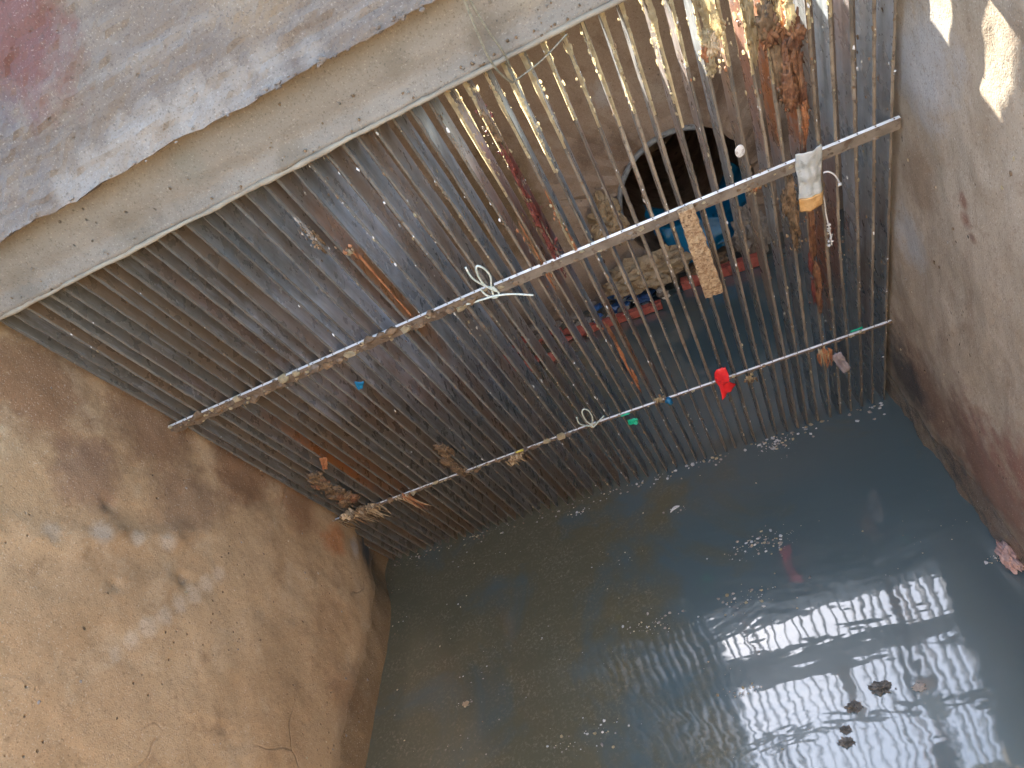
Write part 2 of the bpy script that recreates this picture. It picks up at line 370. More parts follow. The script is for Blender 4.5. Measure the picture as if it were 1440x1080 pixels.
M_pipe = simple('concrete pipe bore', (.16, .115, .08), (.34, .25, .18), 9, .6, (.07, .05, .035), .004)
M_rim = simple('pipe rim', (.22, .25, .28), (.34, .38, .40), 30, .5, (.14, .12, .1))

def water_mat():
    g = G('sewage water')
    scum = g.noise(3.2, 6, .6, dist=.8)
    refl_tint = g.rng(g.m('ADD', g.sep()[0], g.m('MULTIPLY', g.m('SUBTRACT', g.noise(3, 5, .6), .5), .9)), .85, .50)
    scum = g.m('ADD', scum, g.m('MULTIPLY', g.m('SUBTRACT', refl_tint, .5), .32))
    c = g.mix(g.rng(scum, .42, .62), (.078, .122, .134), (.110, .110, .072))  # scum, plus left-right tint of reflected wall and sky put into the colour
    fine = g.noise(150, 8, .75, dist=.5)
    brn = g.m('MULTIPLY', g.rng(scum, .40, .66), g.m('MULTIPLY', g.rng(fine, .50, .72), g.rng(g.noise(11, 6, .7, g.map((1, 2, 1))), .40, .62, .1, 1)))
    c = g.mix(g.m('MULTIPLY', brn, .75), c, (.36, .33, .25))
    # small waves running down the channel from the rack, and long slow swell
    w1 = g.noise(1, 3, .5, g.map((5, 9, 1)), dist=.4)
    w2 = g.noise(1, 2, .5, g.map((14, 34, 1), (2, 3, 0)))
    h = g.m('ADD', w1, g.m('MULTIPLY', w2, .14)); h = g.m('ADD', h, g.m('MULTIPLY', fine, .006))
    nb = g.bump(h, 1.0, .0016)
    film = g.rng(g.noise(2.2, 3, .5, dist=.5), .3, .7, .12, .24)
    m = g.out(c, film, 0, ior=1.6)
    g.b.inputs['Coat Weight'].default_value = 1.0; g.b.inputs['Coat IOR'].default_value = 1.95
    g.put(g.b.inputs['Coat Roughness'], g.rng(brn, 0, 1, .02, .25)); g.put(g.b.inputs['Coat Normal'], nb)
    return m
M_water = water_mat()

# ------------------------------------------------------------------ the setting
mb = MB(); N = 120
def wP(u, v, w): return (-.6 + u * 2.8, -2.3 + v * 3.5, -.3 * (1 - w))
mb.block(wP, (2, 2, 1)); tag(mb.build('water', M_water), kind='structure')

mb = MB()
for lo, hi in [((-20, .41, 1.2), (20, 20, 1.3)), ((-20, -.3, 1.2), (.68, .41, 1.3)), ((1.9, -.3, 1.2), (20, .41, 1.3)),
               ((-20, -20, 1.17), (-.25, -.3, 1.29)), ((1.6, -20, 1.17), (20, -.3, 1.29)), ((-.25, -20, 1.17), (1.6, -2.2, 1.29))]:
    mb.box(lo, hi)
tag(mb.build('ground', M_ground), kind='structure')

# channel walls in front of the rack; their far end follows the rack
def endy(z): return -z * TT + .055
PITS = [(-.53, .60, .010), (-.86, .52, .014), (-.80, .42, .009), (-.93, .50, .008), (-.52, .78, .009), (-.62, .70, .007)]
def leftP(u, v, w):   # u: thickness, v: along the channel, w: height
    z = -.35 + w * 1.52; y = -2.3 + v * (endy(z) + 2.3)
    x = .045 - .05 * math.exp(-((y + .02) / .12) ** 2) * (1 - sm(.05, .26, z)) + .0025 * fbm((0, y, z), 7) + .007 * fbm((0, y, z), 1.5, 3)
    crack = math.exp(-((y + .70 + .04 * math.sin(9 * z) + .05 * fbm((0, y, z), 6)) / .003) ** 2) * sm(.1, .2, z) * (1 - sm(.42, .5, z))
    x -= .006 * crack
    rl = (z - .62) * .72 + (y + .46) * .69; x += .005 * math.exp(-((y + .46 + (z - .62) * .75 + .02 * fbm((0, y, z), 8)) / .025) ** 2) * sm(.55, .65, z) * (1 + fbm((0, y, z), 30))
    for (py, pz, pr) in PITS: x -= .010 * math.exp(-(((y - py) ** 2 + (z - pz) ** 2) / pr ** 2) ** 2)
    return (x if u > .5 else -.28, y, z)
mb = MB(); mb.block(leftP, (1, 230, 130)); tag(mb.build('channel_wall', M_left, smooth=True), 'brown stained concrete wall left of the metal rack', 'wall')
def rightP(u, v, w):
    z = -.35 + w * 1.52; y = -2.3 + v * (endy(z) + 2.3)
    x = 1.35 + .0025 * fbm((2, y, z), 7) + .007 * fbm((2, y, z), 1.5, 3) + .01 * math.exp(-((z + .02) / .05) ** 2) * fbm((2, y, z), 9)
    return (x if u < .5 else 1.62, y, z)
mb = MB(); mb.block(rightP, (1, 230, 130)); tag(mb.build('channel_wall', M_right, smooth=True), 'grey-brown concrete wall right of the rack with a small sunlit patch', 'wall')
mb = MB(); mb.block(lambda u, v, w: (-.28 + u * 1.9, -2.42 + v * .12, -.35 + w * 1.52), (1, 1, 1))
tag(mb.build('channel_wall', M_left), 'concrete end wall behind the viewer', 'wall')

# back chamber: wall with a round pipe mouth
PC = Vector((1.135, .95, .265)); PR = .222
root = empty('back_wall', (1.0, .95, -.3)); tag(root, 'brown concrete back wall seen through the bars, with a round pipe opening', 'wall')
mb = MB(); n = 96; rings = [1, 1.06, 1.25, 1.6, 2.2, 3.2, 5]
x0, x1, z0, z1 = -.4, 2.0, -.35, 1.2
for k, ra in enumerate(rings):
    for i in range(n):
        a = 2 * math.pi * i / n; d = Vector((math.cos(a), 0, math.sin(a)))
        tmax = min([(x1 - PC.x) / d.x if d.x > 1e-6 else 9, (x0 - PC.x) / d.x if d.x < -1e-6 else 9, (z1 - PC.z) / d.z if d.z > 1e-6 else 9, (z0 - PC.z) / d.z if d.z < -1e-6 else 9])
        r = PR * (1 + .03 * fbm(d, 3)) ; t = r + (tmax - r) * ((ra - 1) / 4)
        p = PC + d * t; p.y += .012 * fbm(p, 4) + (.01 * fbm(p, 16) if k < 3 else 0)
        mb.v.append(p)
o1 = len(mb.v)
for k in range(len(rings) - 1):
    for i in range(n):
        j = (i + 1) % n; mb.f.append([k * n + i, k * n + j, (k + 1) * n + j, (k + 1) * n + i]); mb.m.append(0)
mb.v += [p + Vector((0, .25, 0)) for p in mb.v[(len(rings) - 1) * n:len(rings) * n]]   # thickness at the outer edge
for i in range(n):
    j = (i + 1) % n; a = (len(rings) - 1) * n
    mb.f.append([a + i, a + j, o1 + j, o1 + i]); mb.m.append(0)
mb.build('wall_face', M_back, root)
mb = MB()
for k in range(12):
    y = .945 + .11 * k
    for i in range(n):
        a = 2 * math.pi * i / n; mb.v.append(Vector((PC.x + PR * 1.005 * math.cos(a), y, PC.z + PR * 1.005 * math.sin(a))))
for k in range(11):
    for i in range(n):
        j = (i + 1) % n; mb.f.append([k * n + i, k * n + j, (k + 1) * n + j, (k + 1) * n + i]); mb.m.append(0)
mb.f.append([11 * n + i for i in range(n)]); mb.m.append(0)
pipe = mb.build('pipe_bore', M_pipe, root)
mb = MB(); mb.tube([PC + Vector((PR * 1.0 * math.cos(a), -.008, PR * 1.0 * math.sin(a))) for a in [math.radians(60 + 2.5 * i) for i in range(56)]], .009, seg=8)
mb.build('pipe_rim', M_rim, root)
for nm, P, lab in [('chamber_wall', lambda u, v, w: (-.4 - .15 * u, -.3 + v * 1.5, -.35 + w * 1.55), 'left side wall of the chamber behind the rack'),
                   ('chamber_wall', lambda u, v, w: (1.9 + .15 * u, -.3 + v * 1.5, -.35 + w * 1.55), 'right side wall of the chamber behind the rack')]:
    mb = MB(); mb.block(P, (1, 1, 1)); tag(mb.build(nm, M_back), lab, 'wall')

# the beam the bars run up to, the rough slab on top of it, the tie beam over the chamber
root = empty('concrete_beam', (.7, -.39, 1.09)); tag(root, 'long smooth grey-beige concrete beam running along the tops of the bars', 'beam')
def beamP(u, v, w):
    x = -1.8 + u * 4.2; z = 1.095 + w * .15
    y = (-.448 + .006 * math.exp(-((w - .16) / .10) ** 2) + .004 * fbm((x, 0, z), 6) + .0015 * fbm((x, 0, z), 25)) if v < .5 else -.345
    return (x, y, z + (.0025 * fbm((x, 0, 0), 9) if w == 0 else 0))
mb = MB(); mb.block(beamP, (560, 1, 24))
for i in range(90):
    x = rng.choice([rng.gauss(.93, .05), rng.uniform(.1, 1.05), rng.uniform(.1, 1.05)]); z = rng.choice([rng.uniform(1.097, 1.11), rng.uniform(1.1, 1.17)])
    mb.lump((x, -.448, z), rng.uniform(.0006, .0022), rng.choice([0, 1, 1]), (1, .6, 1), .45)
mb.build('beam_body', [M_beam, M_brown], root, smooth=True)
mb = MB(); pts = []
for i in range(690):
    x = -1.8 + i * .006; pts.append((x, -.447 + .0015 * fbm((x, 1, 0), 20), 1.0935 + .0012 * fbm((x, 0, 2), 14)))
mb.tube(pts, [.0032 + .0014 * fbm(p, 12) for p in pts], seg=8); mb.build('beam_lip', simple('pale mortar lip', (.22, .19, .145), (.30, .27, .21), 30, .8, None, .002), root, smooth=True)
def slabP(u, v, w):
    x = -1.8 + u * 4.3; z0 = 1.181 + .004 * fbm((x, 0, 0), 14, 5) + .008 * max(0, fbm((x, 0, 0), 3, 9)); z = z0 + w * .33
    y = -.502 + w * .10 + .010 * fbm((x * .35, 0, z), 7) + .003 * fbm((x, 0, z), 22)
    return (x, y if v < .5 else -.30, z)
mb = MB(); mb.block(slabP, (530, 1, 50))
for i in range(70):     # mortar crumbs stuck along its lower edge
    x = rng.choice([rng.uniform(.15, .30), rng.uniform(.62, .9), rng.uniform(.1, .95)]); mb.lump((x, -.503, 1.182 + rng.uniform(-.002, .006)), rng.uniform(.0010, .0028), 0, (1.6, 1, 1))
for i in range(0): pass
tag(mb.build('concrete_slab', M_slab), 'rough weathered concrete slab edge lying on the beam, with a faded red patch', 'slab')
mb = MB(); mb.block(lambda u, v, w: (.64 + u * 1.26, .17 + v * .06, 1.2 + w * .11), (2, 1, 1)); tag(mb.build('tie_beam', M_beam), 'concrete tie beam spanning the opening above the back chamber', 'beam')
mb = MB(); mb.block(lambda u, v, w: (-3 + u * 7, 1.3 + v * .15, 1.3 + w * .70), (2, 1, 1)); tag(mb.build('sun_block_wall', M_back), 'unseen concrete wall added beyond the chamber to block the sun', 'wall')  # added out of view; keeps a second band of sun off the bars

# ------------------------------------------------------------------ the bar rack
rackroot = empty('bar_rack', (.675, 0, 0)); tag(rackroot, 'large slanted metal rack of close upright bars between the two channel walls', 'rack')
PITCH, THK, DEP = .0250, .0044, .050
special = {}     # index: (rust, hue, height)
def bi(x): return int(round((x - .0125) / PITCH))
for x, r_, h_, z_ in [(.838, 1, .02, .90), (.813, .6, .5, .80), (.862, .9, .95, .80), (.787, .5, .7, .82), (.575, .9, .9, .84), (.85, .9, .85, .48), (1.213, 1, .85, .80),
                      (1.1875, .9, .75, .93), (1.2375, .8, .5, .55), (1.21, 1, .6, .93), (1.162, .7, .5, .96), (1.262, .5, .3, .6), (.1875, .9, .7, .50), (.2125, .6, .4, .42), (.2375, .7, .5, .38), (.887, .5, .6, .45), (1.137, .5, .6, 1.0), (.937, .5, .6, .85), (.987, .5, .7, .80), (1.287, .3, .6, 1.0)]:
    special[bi(x)] = (r_, h_, z_)
for i in range(54):
    x = .0125 + PITCH * i + rng.uniform(-.0019, .0019); thk = THK * rng.uniform(.75, 1.3); set_ = rng.uniform(-.0015, .0012); bend = rng.uniform(-.003, .003); bz = rng.uniform(.3, .9)
    mb = MB(); K = 110; o = 0
    ph = rng.uniform(0, 100); wob = rng.uniform(.0004, .0018)
    prof = 6
    for k in range(K + 1):
        z = -.16 + 1.262 * k / K
        xo = x + wob * math.sin(z * 5 + ph) + bend * math.exp(-((z - bz) / .12) ** 2) ; a = .0009 * noise.noise(Vector((ph, z * 45, 0))); b = .0009 * noise.noise(Vector((ph, z * 60, 9)))
        t = thk / 2
        P = rack(xo, z, set_ + .0013 * noise.noise(Vector((ph, z * 50, 5))))
        for dx, dd in ((-t + a, 0.0015), (-t * .5, 0), (t * .5, 0), (t + b, .0015), (t, DEP), (-t, DEP)):
            mb.v.append(P + Vector((dx, 0, 0)) - NF * dd)
    for k in range(K):
        for j in range(6):
            q = k * 6; mb.f.append([q + j, q + (j + 1) % 6, q + 6 + (j + 1) % 6, q + 6 + j]); mb.m.append(3 if j < 3 else 0)
    mb.f.append([0, 1, 2, 3, 4, 5]); mb.m.append(0); mb.f.append([K * 6 + j for j in range(6)]); mb.m.append(0)
    # dried crud stuck to the edges, with white lumps painted in as wet glints: thick near the top in the middle and right, thin elsewhere
    side = 1 if x < .97 else -1
    nl = 150 if x > .6 else 34
    for q in range(nl):
        z = rng.uniform(.03, 1.09)
        if noise.noise(Vector((ph, z * 9, 2))) < rng.uniform(-.35, .25): continue
        r = rng.choice([.0004, .0005, .0007, .0009, .0015])
        c = rack(x + rng.uniform(-1, 1) * THK * .5, z, rng.uniform(-.001, .001)) if rng.random() < .6 else rack(x + side * THK * .5, z) - NF * rng.uniform(.002, DEP)
        mb.lump(c, r, rng.choice([1, 2, 2, 2, 4]), (1, 1, rng.uniform(1, 3)), .45)
    if .80 < x < 1.28:                      # sun-dried pulp crust on the upper ends
        zb = 1.10 - rng.uniform(.10, .20)
        zs = [zb + (1.098 - zb) * k / 150 for k in range(151)]
        for dd in (.0, DEP):                # a jagged sleeve of crust round the front and the back edge
            o = len(mb.v)
            for k, z in enumerate(zs):
                f = (sm(zb - .001, zb + .13, z) if k else 0) * sm(-.25, .25, noise.noise(Vector((ph + dd * 5, z * 13, 11))) + (z - 1.0) * 2)
                g0 = max(0, .22 + 1.2 * noise.noise(Vector((ph + dd * 9, z * 26, 3)))) * f
                for j in range(8):
                    an = 2 * math.pi * j / 8
                    rr = -.0002 + .0006 * f + g0 * (.0016 + .0030 * max(0, noise.noise(Vector((ph + j * 1.7, z * 190, dd * 50)))) + .0012 * rng.random())
                    mb.v.append(rack(x + wob * math.sin(z * 5 + ph) + (THK * .45 + rr) * math.cos(an), z, set_ - dd + .0006 + rr * .8 * math.sin(an)))
            for k in range(150):
                for j in range(8):
                    q = o + k * 8; mb.f.append([q + j, q + (j + 1) % 8, q + 8 + (j + 1) % 8, q + 8 + j]); mb.m.append(1)
            mb.f.append([o + j for j in range(8)]); mb.m.append(1); mb.f.append([o + 1200 + j for j in range(8)]); mb.m.append(1)
        for q in range(90):
            z = rng.uniform(zb, 1.095); dens = .35 + noise.noise(Vector((ph, z * 22, 7))) + (z - zb) * 3.5
            if rng.random() > dens: continue
            dd = rng.choice([-.001, -.001, DEP]) if rng.random() < .8 else rng.uniform(0, DEP)
            w_ = (.0009 + .0020 * max(0, noise.noise(Vector((ph, z * 30, 1)))))
            mb.lump(rack(x + side * THK * .3 + rng.gauss(0, w_), z) - NF * dd, rng.choice([.0005, .0008, .0011, .0014, .0019]), 1, (1, .8, rng.uniform(1, 3)), .5)
    ob = mb.build('bar', [M_bar, M_crud, M_brown, M_edge, M_white], rackroot)
    ob.color = (*special.get(i, (rng.uniform(0, .25), rng.uniform(.3, .9), rng.uniform(.3, 1.0))), 1)

def crossbar(x0, x1, z0, z1, h, th, mats, dirt, gaps=()):
    """strip lying on the front of the bars, its upper edge nicked at every bar"""
    mb = MB(); K = int((x1 - x0) / .004)
    ring = []
    for k in range(K + 1):
        u = k / K; x = x0 + (x1 - x0) * u; z = z0 + (z1 - z0) * u
        jt = .0012 * noise.noise(Vector((x * 60, z0 * 9, 0))); jb = .003 * dirt * noise.noise(Vector((x * 45, z0 * 9, 4)))
        P = rack(x, z, 0)
        mb.v += [P + NF * .0008, P + NF * (th + jt * .4), P + NF * (th + jt * .4) + DN * (h + jb), P + NF * .0008 + DN * (h + jb)]
    for k in range(K):
        for j in range(4):
            q = k * 4; mb.f.append([q + j, q + (j + 1) % 4, q + 4 + (j + 1) % 4, q + 4 + j]); mb.m.append(0 if j != 1 else 1)
    mb.f.append([0, 1, 2, 3]); mb.m.append(0); mb.f.append([K * 4 + j for j in range(4)]); mb.m.append(0)
    for i in range(54):
        x = .0125 + PITCH * i
        if x0 < x < x1:
            z = z0 + (z1 - z0) * (x - x0) / (x1 - x0)
            mb.lump(rack(x, z, th * .55), THK * .42, 2, (.55, 1.1, .8), .2)
            if rng.random() < dirt * .8: mb.lump(rack(x + rng.uniform(-.01, .01), z, th) + DN * rng.uniform(0, h), rng.uniform(.0015, .0045) * (.6 + dirt), rng.choice([1, 2, 2, 3]), (1.5, 1, 1))
    for q in range(int(90 * dirt)):
        u = rng.random(); mb.lump(rack(x0 + (x1 - x0) * u, z0 + (z1 - z0) * u, th) + DN * rng.uniform(0, h * 1.1), rng.uniform(.001, .0035), rng.choice([1, 2, 2, 3]), (1.5, 1, 1))
    return mb.build('crossbar', mats, rackroot)
crossbar(.03, .708, .776, .786, .021, .0060, [M_strip_lit, M_stripd, M_brown, M_crud], 1.6)
crossbar(.722, 1.345, .784, .776, .020, .0062, [M_strip_lit, simple('crossbar face', (.16, .135, .105), (.25, .215, .17), 40, .5, (.10, .065, .04), .0008), M_brown, M_crud], .35)
crossbar(.03, .712, .298, .316, .007, .0042, [M_strip_lit, M_stripd, M_brown, M_crud], 1.2)
crossbar(.716, 1.345, .316, .306, .006, .0050, [M_strip_lit, M_stripd, M_brown, M_crud], .5)

# ------------------------------------------------------------------ things caught on the rack
def wire(name, zs, r, mat, label, cat, sub=6, group=None):
    P = [rack(x, z, off) for (x, z, off) in zs]; out = []
    for i in range(len(P) - 1):
        p0, p1, p2, p3 = P[max(i - 1, 0)], P[i], P[i + 1], P[min(i + 2, len(P) - 1)]
        for k in range(sub):
            t = k / sub
            out.append(.5 * ((2 * p1) + (p2 - p0) * t + (2 * p0 - 5 * p1 + 4 * p2 - p3) * t * t + (3 * p1 - p0 - 3 * p2 + p3) * t ** 3))
    out.append(P[-1]); mb = MB(); mb.tube(out, r, seg=7)
    return mb, out
mb, _ = wire('', [(.706, .852, .02), (.704, .825, .018), (.712, .795, .012), (.720, .786, .011), (.722, .776, .012), (.712, .800, .014), (.714, .828, .017), (.721, .845, .02), (.728, .838, .02), (.729, .815, .016), (.720, .792, .012), (.713, .772, .011)], .0017, M_wire, '', '')
m2, o2 = wire('', [(.665, .772, .008), (.695, .770, .010), (.715, .769, .012), (.742, .762, .016), (.772, .748, .022)], .0017, M_wire, '', ''); mb.add(m2.v, m2.f)
m2, o2 = wire('', [(.700, .792, .008), (.703, .776, .010), (.712, .764, .010), (.722, .768, .010), (.720, .785, .009)], .0018, M_wire, '', ''); mb.add(m2.v, m2.f)
tag(mb.build('wire_tie', M_wire, smooth=True), 'looped pale wire tie on the upper crossbar where its two halves meet', 'wire')
mb, _ = wire('', [(.708, .383, .02), (.704, .355, .017), (.712, .328, .011), (.722, .320, .008), (.718, .345, .012), (.722, .385, .018), (.730, .402, .020), (.737, .388, .018), (.734, .355, .014), (.724, .325, .009), (.722, .312, .009), (.735, .326, .012), (.758, .352, .018)], .0016, M_wire, '', '')
tag(mb.build('wire_tie', M_wire, smooth=True), 'looped pale wire tie on the lower crossbar, near the middle of the rack', 'wire')

cp = [(.893, 1.25, .062), (.884, 1.16, .058), (.882, 1.12, .05), (.886, 1.09, .035), (.889, 1.068, .012)]
mb, _ = wire('', cp, .0014, M_cord, '', '')
m2, _ = wire('', [(.890, 1.25, .062), (.893, 1.17, .058), (.898, 1.12, .045), (.896, 1.095, .03)], .0013, M_cord, '', ''); mb.add(m2.v, m2.f)
m2, _ = wire('', [(.889, 1.068, .012), (.93, 1.079, .018), (.968, 1.092, .016)], .0011, M_cord, '', ''); mb.add(m2.v, m2.f)
tag(mb.build('cord', M_cord, smooth=True), 'thin grey cord hanging over the beam and knotted round a bar top', 'cord')

def scrap(name, mat, c, w, h, label, cat, rot=0., off=.006, curl=.004, seed=1, th=.0012, n=14, taper=0., group=None, ragged=.12):
    """crumpled flat piece lying on the rack, centre (x,z)"""
    mb = MB(); P0 = rack(c[0], c[1], off); X = Vector((1, 0, 0)) * math.cos(rot) + DN * math.sin(rot); Y = DN * math.cos(rot) - Vector((1, 0, 0)) * math.sin(rot)
    def fn(u, v):
        e = 1 + ragged * noise.noise(Vector((u * 5 + seed, v * 5, 3))) * 2
        a = (u - .5) * w * e * (1 - taper * v); b = (v - .5) * h * (1 + ragged * noise.noise(Vector((u * 6, seed, v * 3))))
        k = curl * (1 + 1.4 * noise.noise(Vector((u * 2.5 + seed, v * 2.5, 0))) + .5 * noise.noise(Vector((u * 7 + seed, v * 7, 0))))
        return P0 + X * a + Y * b + NF * k
    mb.sheet(fn, n, n, th)
    return tag(mb.build(name, mat, smooth=True), label, cat, group)
scrap('plastic_scrap', M_blue, (.400, .690), .017, .022, 'small bright blue plastic scrap stuck low on the left bars', 'litter', .5, .003, .002, 4, taper=.5)
scrap('plastic_scrap', M_green, (.803, .280), .021, .022, 'green plastic scrap just under the lower crossbar', 'litter', .2, .006, .003, 9)
scrap('plastic_tape', M_green, (1.277, .322), .022, .005, 'short green tape wrapped on the right end of the lower crossbar', 'litter', -.02, .0062, .0005, 2)
scrap('plastic_tape', M_green, (.796, .312), .020, .005, 'short green tape wrapped on the lower crossbar above the green scrap', 'litter', 0, .0062, .0005, 3)
scrap('plastic_scrap', M_yellow, (.549, .318), .018, .006, 'tiny yellow scrap on the lower crossbar beside a tan rag', 'litter', -.1, .007, .001, 5)
mb = MB(); o_ = 0; mb.rock((0, 0, 0), (.007, .0013, .011), .06, 1.5, 0, 3)
for k in range(len(mb.v)): v = mb.v[k]; mb.v[k] = rack(1.129, .832, .004) + Vector((v.x, 0, 0)) - NF * v.y - DN * v.z
tag(mb.build('disc', M_white, smooth=True), 'small oval white plastic disc lodged between bars above the upper crossbar', 'litter')
# red scrap: folded, twisted strip of plastic
mb = MB()
def redfn(u, v):
    wv = .016 * (1 + .35 * math.sin(v * 7)) * (.55 + .6 * v); tw = .6 * math.sin(v * 5)
    c = rack(1.012 - .006 * math.sin(v * 3.3), .362 - .095 * v, .012 + .006 * math.sin(v * 6))
    return c + Vector((1, 0, 0)) * (u - .5) * 2 * wv * math.cos(tw) + NF * ((u - .5) * 2 * wv * math.sin(tw) + .004 * noise.noise(Vector((u * 4, v * 6, 2))))
mb.sheet(redfn, 10, 26, .0015); tag(mb.build('plastic_strip', M_red, smooth=True), 'crumpled bright red plastic strip hanging on the lower crossbar', 'litter')
# blue bead and tan clump beside it
mb = MB(); mb.rock(rack(.891, .314, .010), (.007, .006, .007), .25, 2, 0, 3); mb.rock(rack(.893, .300, .008), (.005, .003, .006), .3, 2, 0, 8)
tag(mb.build('plastic_scrap', M_blue, smooth=True), 'glossy blue plastic knot on the lower crossbar', 'litter')
M_rag = simple('matted fibre', (.16, .125, .08), (.32, .26, .18), 50, .9, (.07, .05, .03), .002)
def clump(c, r, mats, label, n=18, fib=14, cat='debris', seed=1, strch=(1, 1, 1), down=.03):
    mb = MB()
    for i in range(n):
        mb.lump(rack(c[0] + rng.gauss(0, r * .55) * strch[0], c[1] + rng.gauss(0, r * .4) * strch[2], rng.uniform(.003, .012)), rng.uniform(.12, .32) * r, rng.randrange(len(mats)), (1, 1, 1.8), .45)
    for i in range(fib):
        x = c[0] + rng.gauss(0, r * .7) * strch[0]; z = c[1]; L = rng.uniform(.3, 1.2) * down; dx = rng.uniform(-.5, .5) * L
        mb.tube([rack(x + dx * t * t * .4 + .001 * rng.uniform(-1, 1), z - L * t, .009 - .004 * t) for t in [0, .25, .5, .75, 1]], [.0015, .002, .0018, .0012, .0004], rng.randrange(len(mats)), 5)
    return tag(mb.build('debris_clump', mats), label, cat)
clump((.877, .325), .010, [M_crud, M_brown], 'small tan clump on the lower crossbar beside the blue knot', 12, 5)
clump((.530, .298), .015, [M_foam2, M_brown, M_foam2], 'tan rag clump hanging below the lower crossbar beside a yellow scrap', 26, 16, down=.045)
clump((.115, .305), .020, [M_foam2, M_rag, M_brown], 'matted tan fibres at the left end of the lower crossbar', 70, 60, strch=(2.2, 1, .8), down=.07)
clump((.245, .300), .012, [M_orange, M_foam2], 'thin orange-tan shreds hanging on the lower crossbar, left part', 14, 14, down=.09)
clump((1.212, .290), .012, [M_foam2, M_orange], 'orange-brown shreds on the right part of the lower crossbar', 16, 14, down=.06)
clump((1.06, .285), .010, [M_brown, M_crud], 'olive muck dangling under the lower crossbar right of the red strip', 12, 8, down=.025)
scrap('rag', simple('mauve rag', (.28, .25, .28), (.40, .36, .38), 40, .8), (1.245, .225), .022, .085, 'pale mauve rag caught between the lowest bars near the right wall', 'litter', -.25, .002, .004, 12, taper=.2)
scrap('orange_strip', M_orange, (.575, .865), .0035, .16, 'thin orange strip stuck along a bar above the upper crossbar', 'litter', .02, .0015, .001, 13, taper=.3)
clump((.570, .955), .010, [M_brown, M_crud, M_orange], 'brown clump at the head of the thin orange strip', 16, 4, down=.02)
scrap('orange_scrap', M_orange, (.185, .515), .016, .05, 'orange-red scrap lying on the bars near the left wall', 'litter', .55, .003, .002, 14, taper=.4)
def sludge(c, w, L, mats, label, n=9, seed=0, th=.006, crumbs=30, slant=0.):
    """wet muck draped down the bars: ragged flattened masses plus crumbs"""
    mb = MB()
    if w > .03:
        mb.rock((0, 0, 0), (w * .22, th * .5, L * .5), .45, 2.4, 1, seed + .5)
        for k in range(len(mb.v)): v = mb.v[k]; mb.v[k] = rack(c[0], c[1], 0) + Vector((v.x, 0, 0)) - NF * v.y - DN * v.z
    for i in range(n):
        t = (i + .5) / n; x = c[0] + max(-.8, min(.8, rng.gauss(0, .33))) * w + slant * (t - .5); z = c[1] + L * (.5 - t)
        P = rack(x, z, rng.uniform(-.002, .004)); o = len(mb.v)
        mb.rock((0, 0, 0), (w * rng.uniform(.16, .36), th * .6, max(.010, L / n * rng.uniform(.9, 1.8))), .75, 2.6, rng.randrange(len(mats)), seed + i * 3.1)
        for k in range(o, len(mb.v)):
            v = mb.v[k]; mb.v[k] = P + Vector((v.x, 0, 0)) - NF * v.y - DN * v.z
    for i in range(crumbs):
        mb.lump(rack(c[0] + rng.gauss(0, w * .6), c[1] + rng.uniform(-.6, .6) * L, rng.uniform(0, .006)), rng.uniform(.0006, .0020), rng.randrange(len(mats)), (1, 1, 2), .5)
    return tag(mb.build('sludge', mats, smooth=True), label, 'sludge')
M_rsl = simple('rusty sludge', (.13, .055, .03), (.27, .14, .07), 60, .45, (.05, .025, .015), .003)
M_dred = simple('dark red sludge', (.10, .022, .018), (.22, .06, .045), 80, .4, (.04, .015, .015), .003)
sludge((1.195, .935), .032, .13, [M_rsl, M_brown, M_rsl], 'dark rust-brown sludge draped over the upper right bars', 8, 1, slant=.015)
sludge((1.118, .985), .020, .05, [M_crud, M_foam2, M_orange], 'orange-tan clot caught between bars at the top of the rack', 5, 20, .008)
sludge((1.127, 1.045), .020, .07, [M_crud], 'pale yellow crust between bars above the orange-tan clot', 5, 40, .006)
sludge((1.168, 1.01), .014, .09, [M_crud], 'yellow-white crust on a bar left of the rust-brown sludge', 5, 50, .005)
sludge((1.206, 1.01), .014, .06, [M_crud], 'pale crust hanging above the rust-brown sludge', 4, 55, .005)
sludge((1.216, .86), .012, .15, [M_orange, M_rsl], 'orange rust smear on a bar below the rust-brown sludge', 6, 60, .004, 10)
sludge((1.213, .56), .013, .24, [M_rsl, M_dred, M_rsl], 'rust-red sludge smeared down the bars between the crossbars near the right wall', 10, 70, .005)
sludge((1.19, .67), .018, .12, [M_brown, M_brown], 'dark muck on bars under the upper crossbar beside the film bag', 6, 80, .005)
sludge((.836, .90), .0085, .26, [M_dred, M_dred, M_brown], 'dark red sludge running down one bar above the upper crossbar', 14, 90, .004, 60, -.012)
sludge((.862, .84), .006, .10, [M_orange, M_crud], 'yellow-orange streak on the bar right of the dark red sludge', 7, 110, .003, 16)
sludge((.805, .80), .006, .12, [M_orange, M_brown], 'orange streak on the bar left of the dark red sludge', 7, 130, .003, 16)
sludge((.848, .49), .006, .20, [M_orange, M_rsl], 'rusty orange streak on a bar between the crossbars, mid rack', 9, 140, .003, 14)
sludge((.125, .415), .032, .15, [M_brown, M_brown, M_rsl, M_brown], 'reddish-brown sludge on the bars above the left fibre mat', 40, 160, .006, 60)
sludge((.40, .36), .03, .12, [M_brown, M_brown], 'dark brown sludge patch low on the left bars', 9, 180, .004, 50)
sludge((1.14, .762), .022, .022, [M_foam2, M_orange, M_brown], 'yellowish muck on the upper crossbar left of the film bag', 5, 190, .006)
sludge((.54, .995), .007, .05, [M_grey, M_brown], 'grey crust on a bar above the thin orange strip', 5, 200, .004, 30)

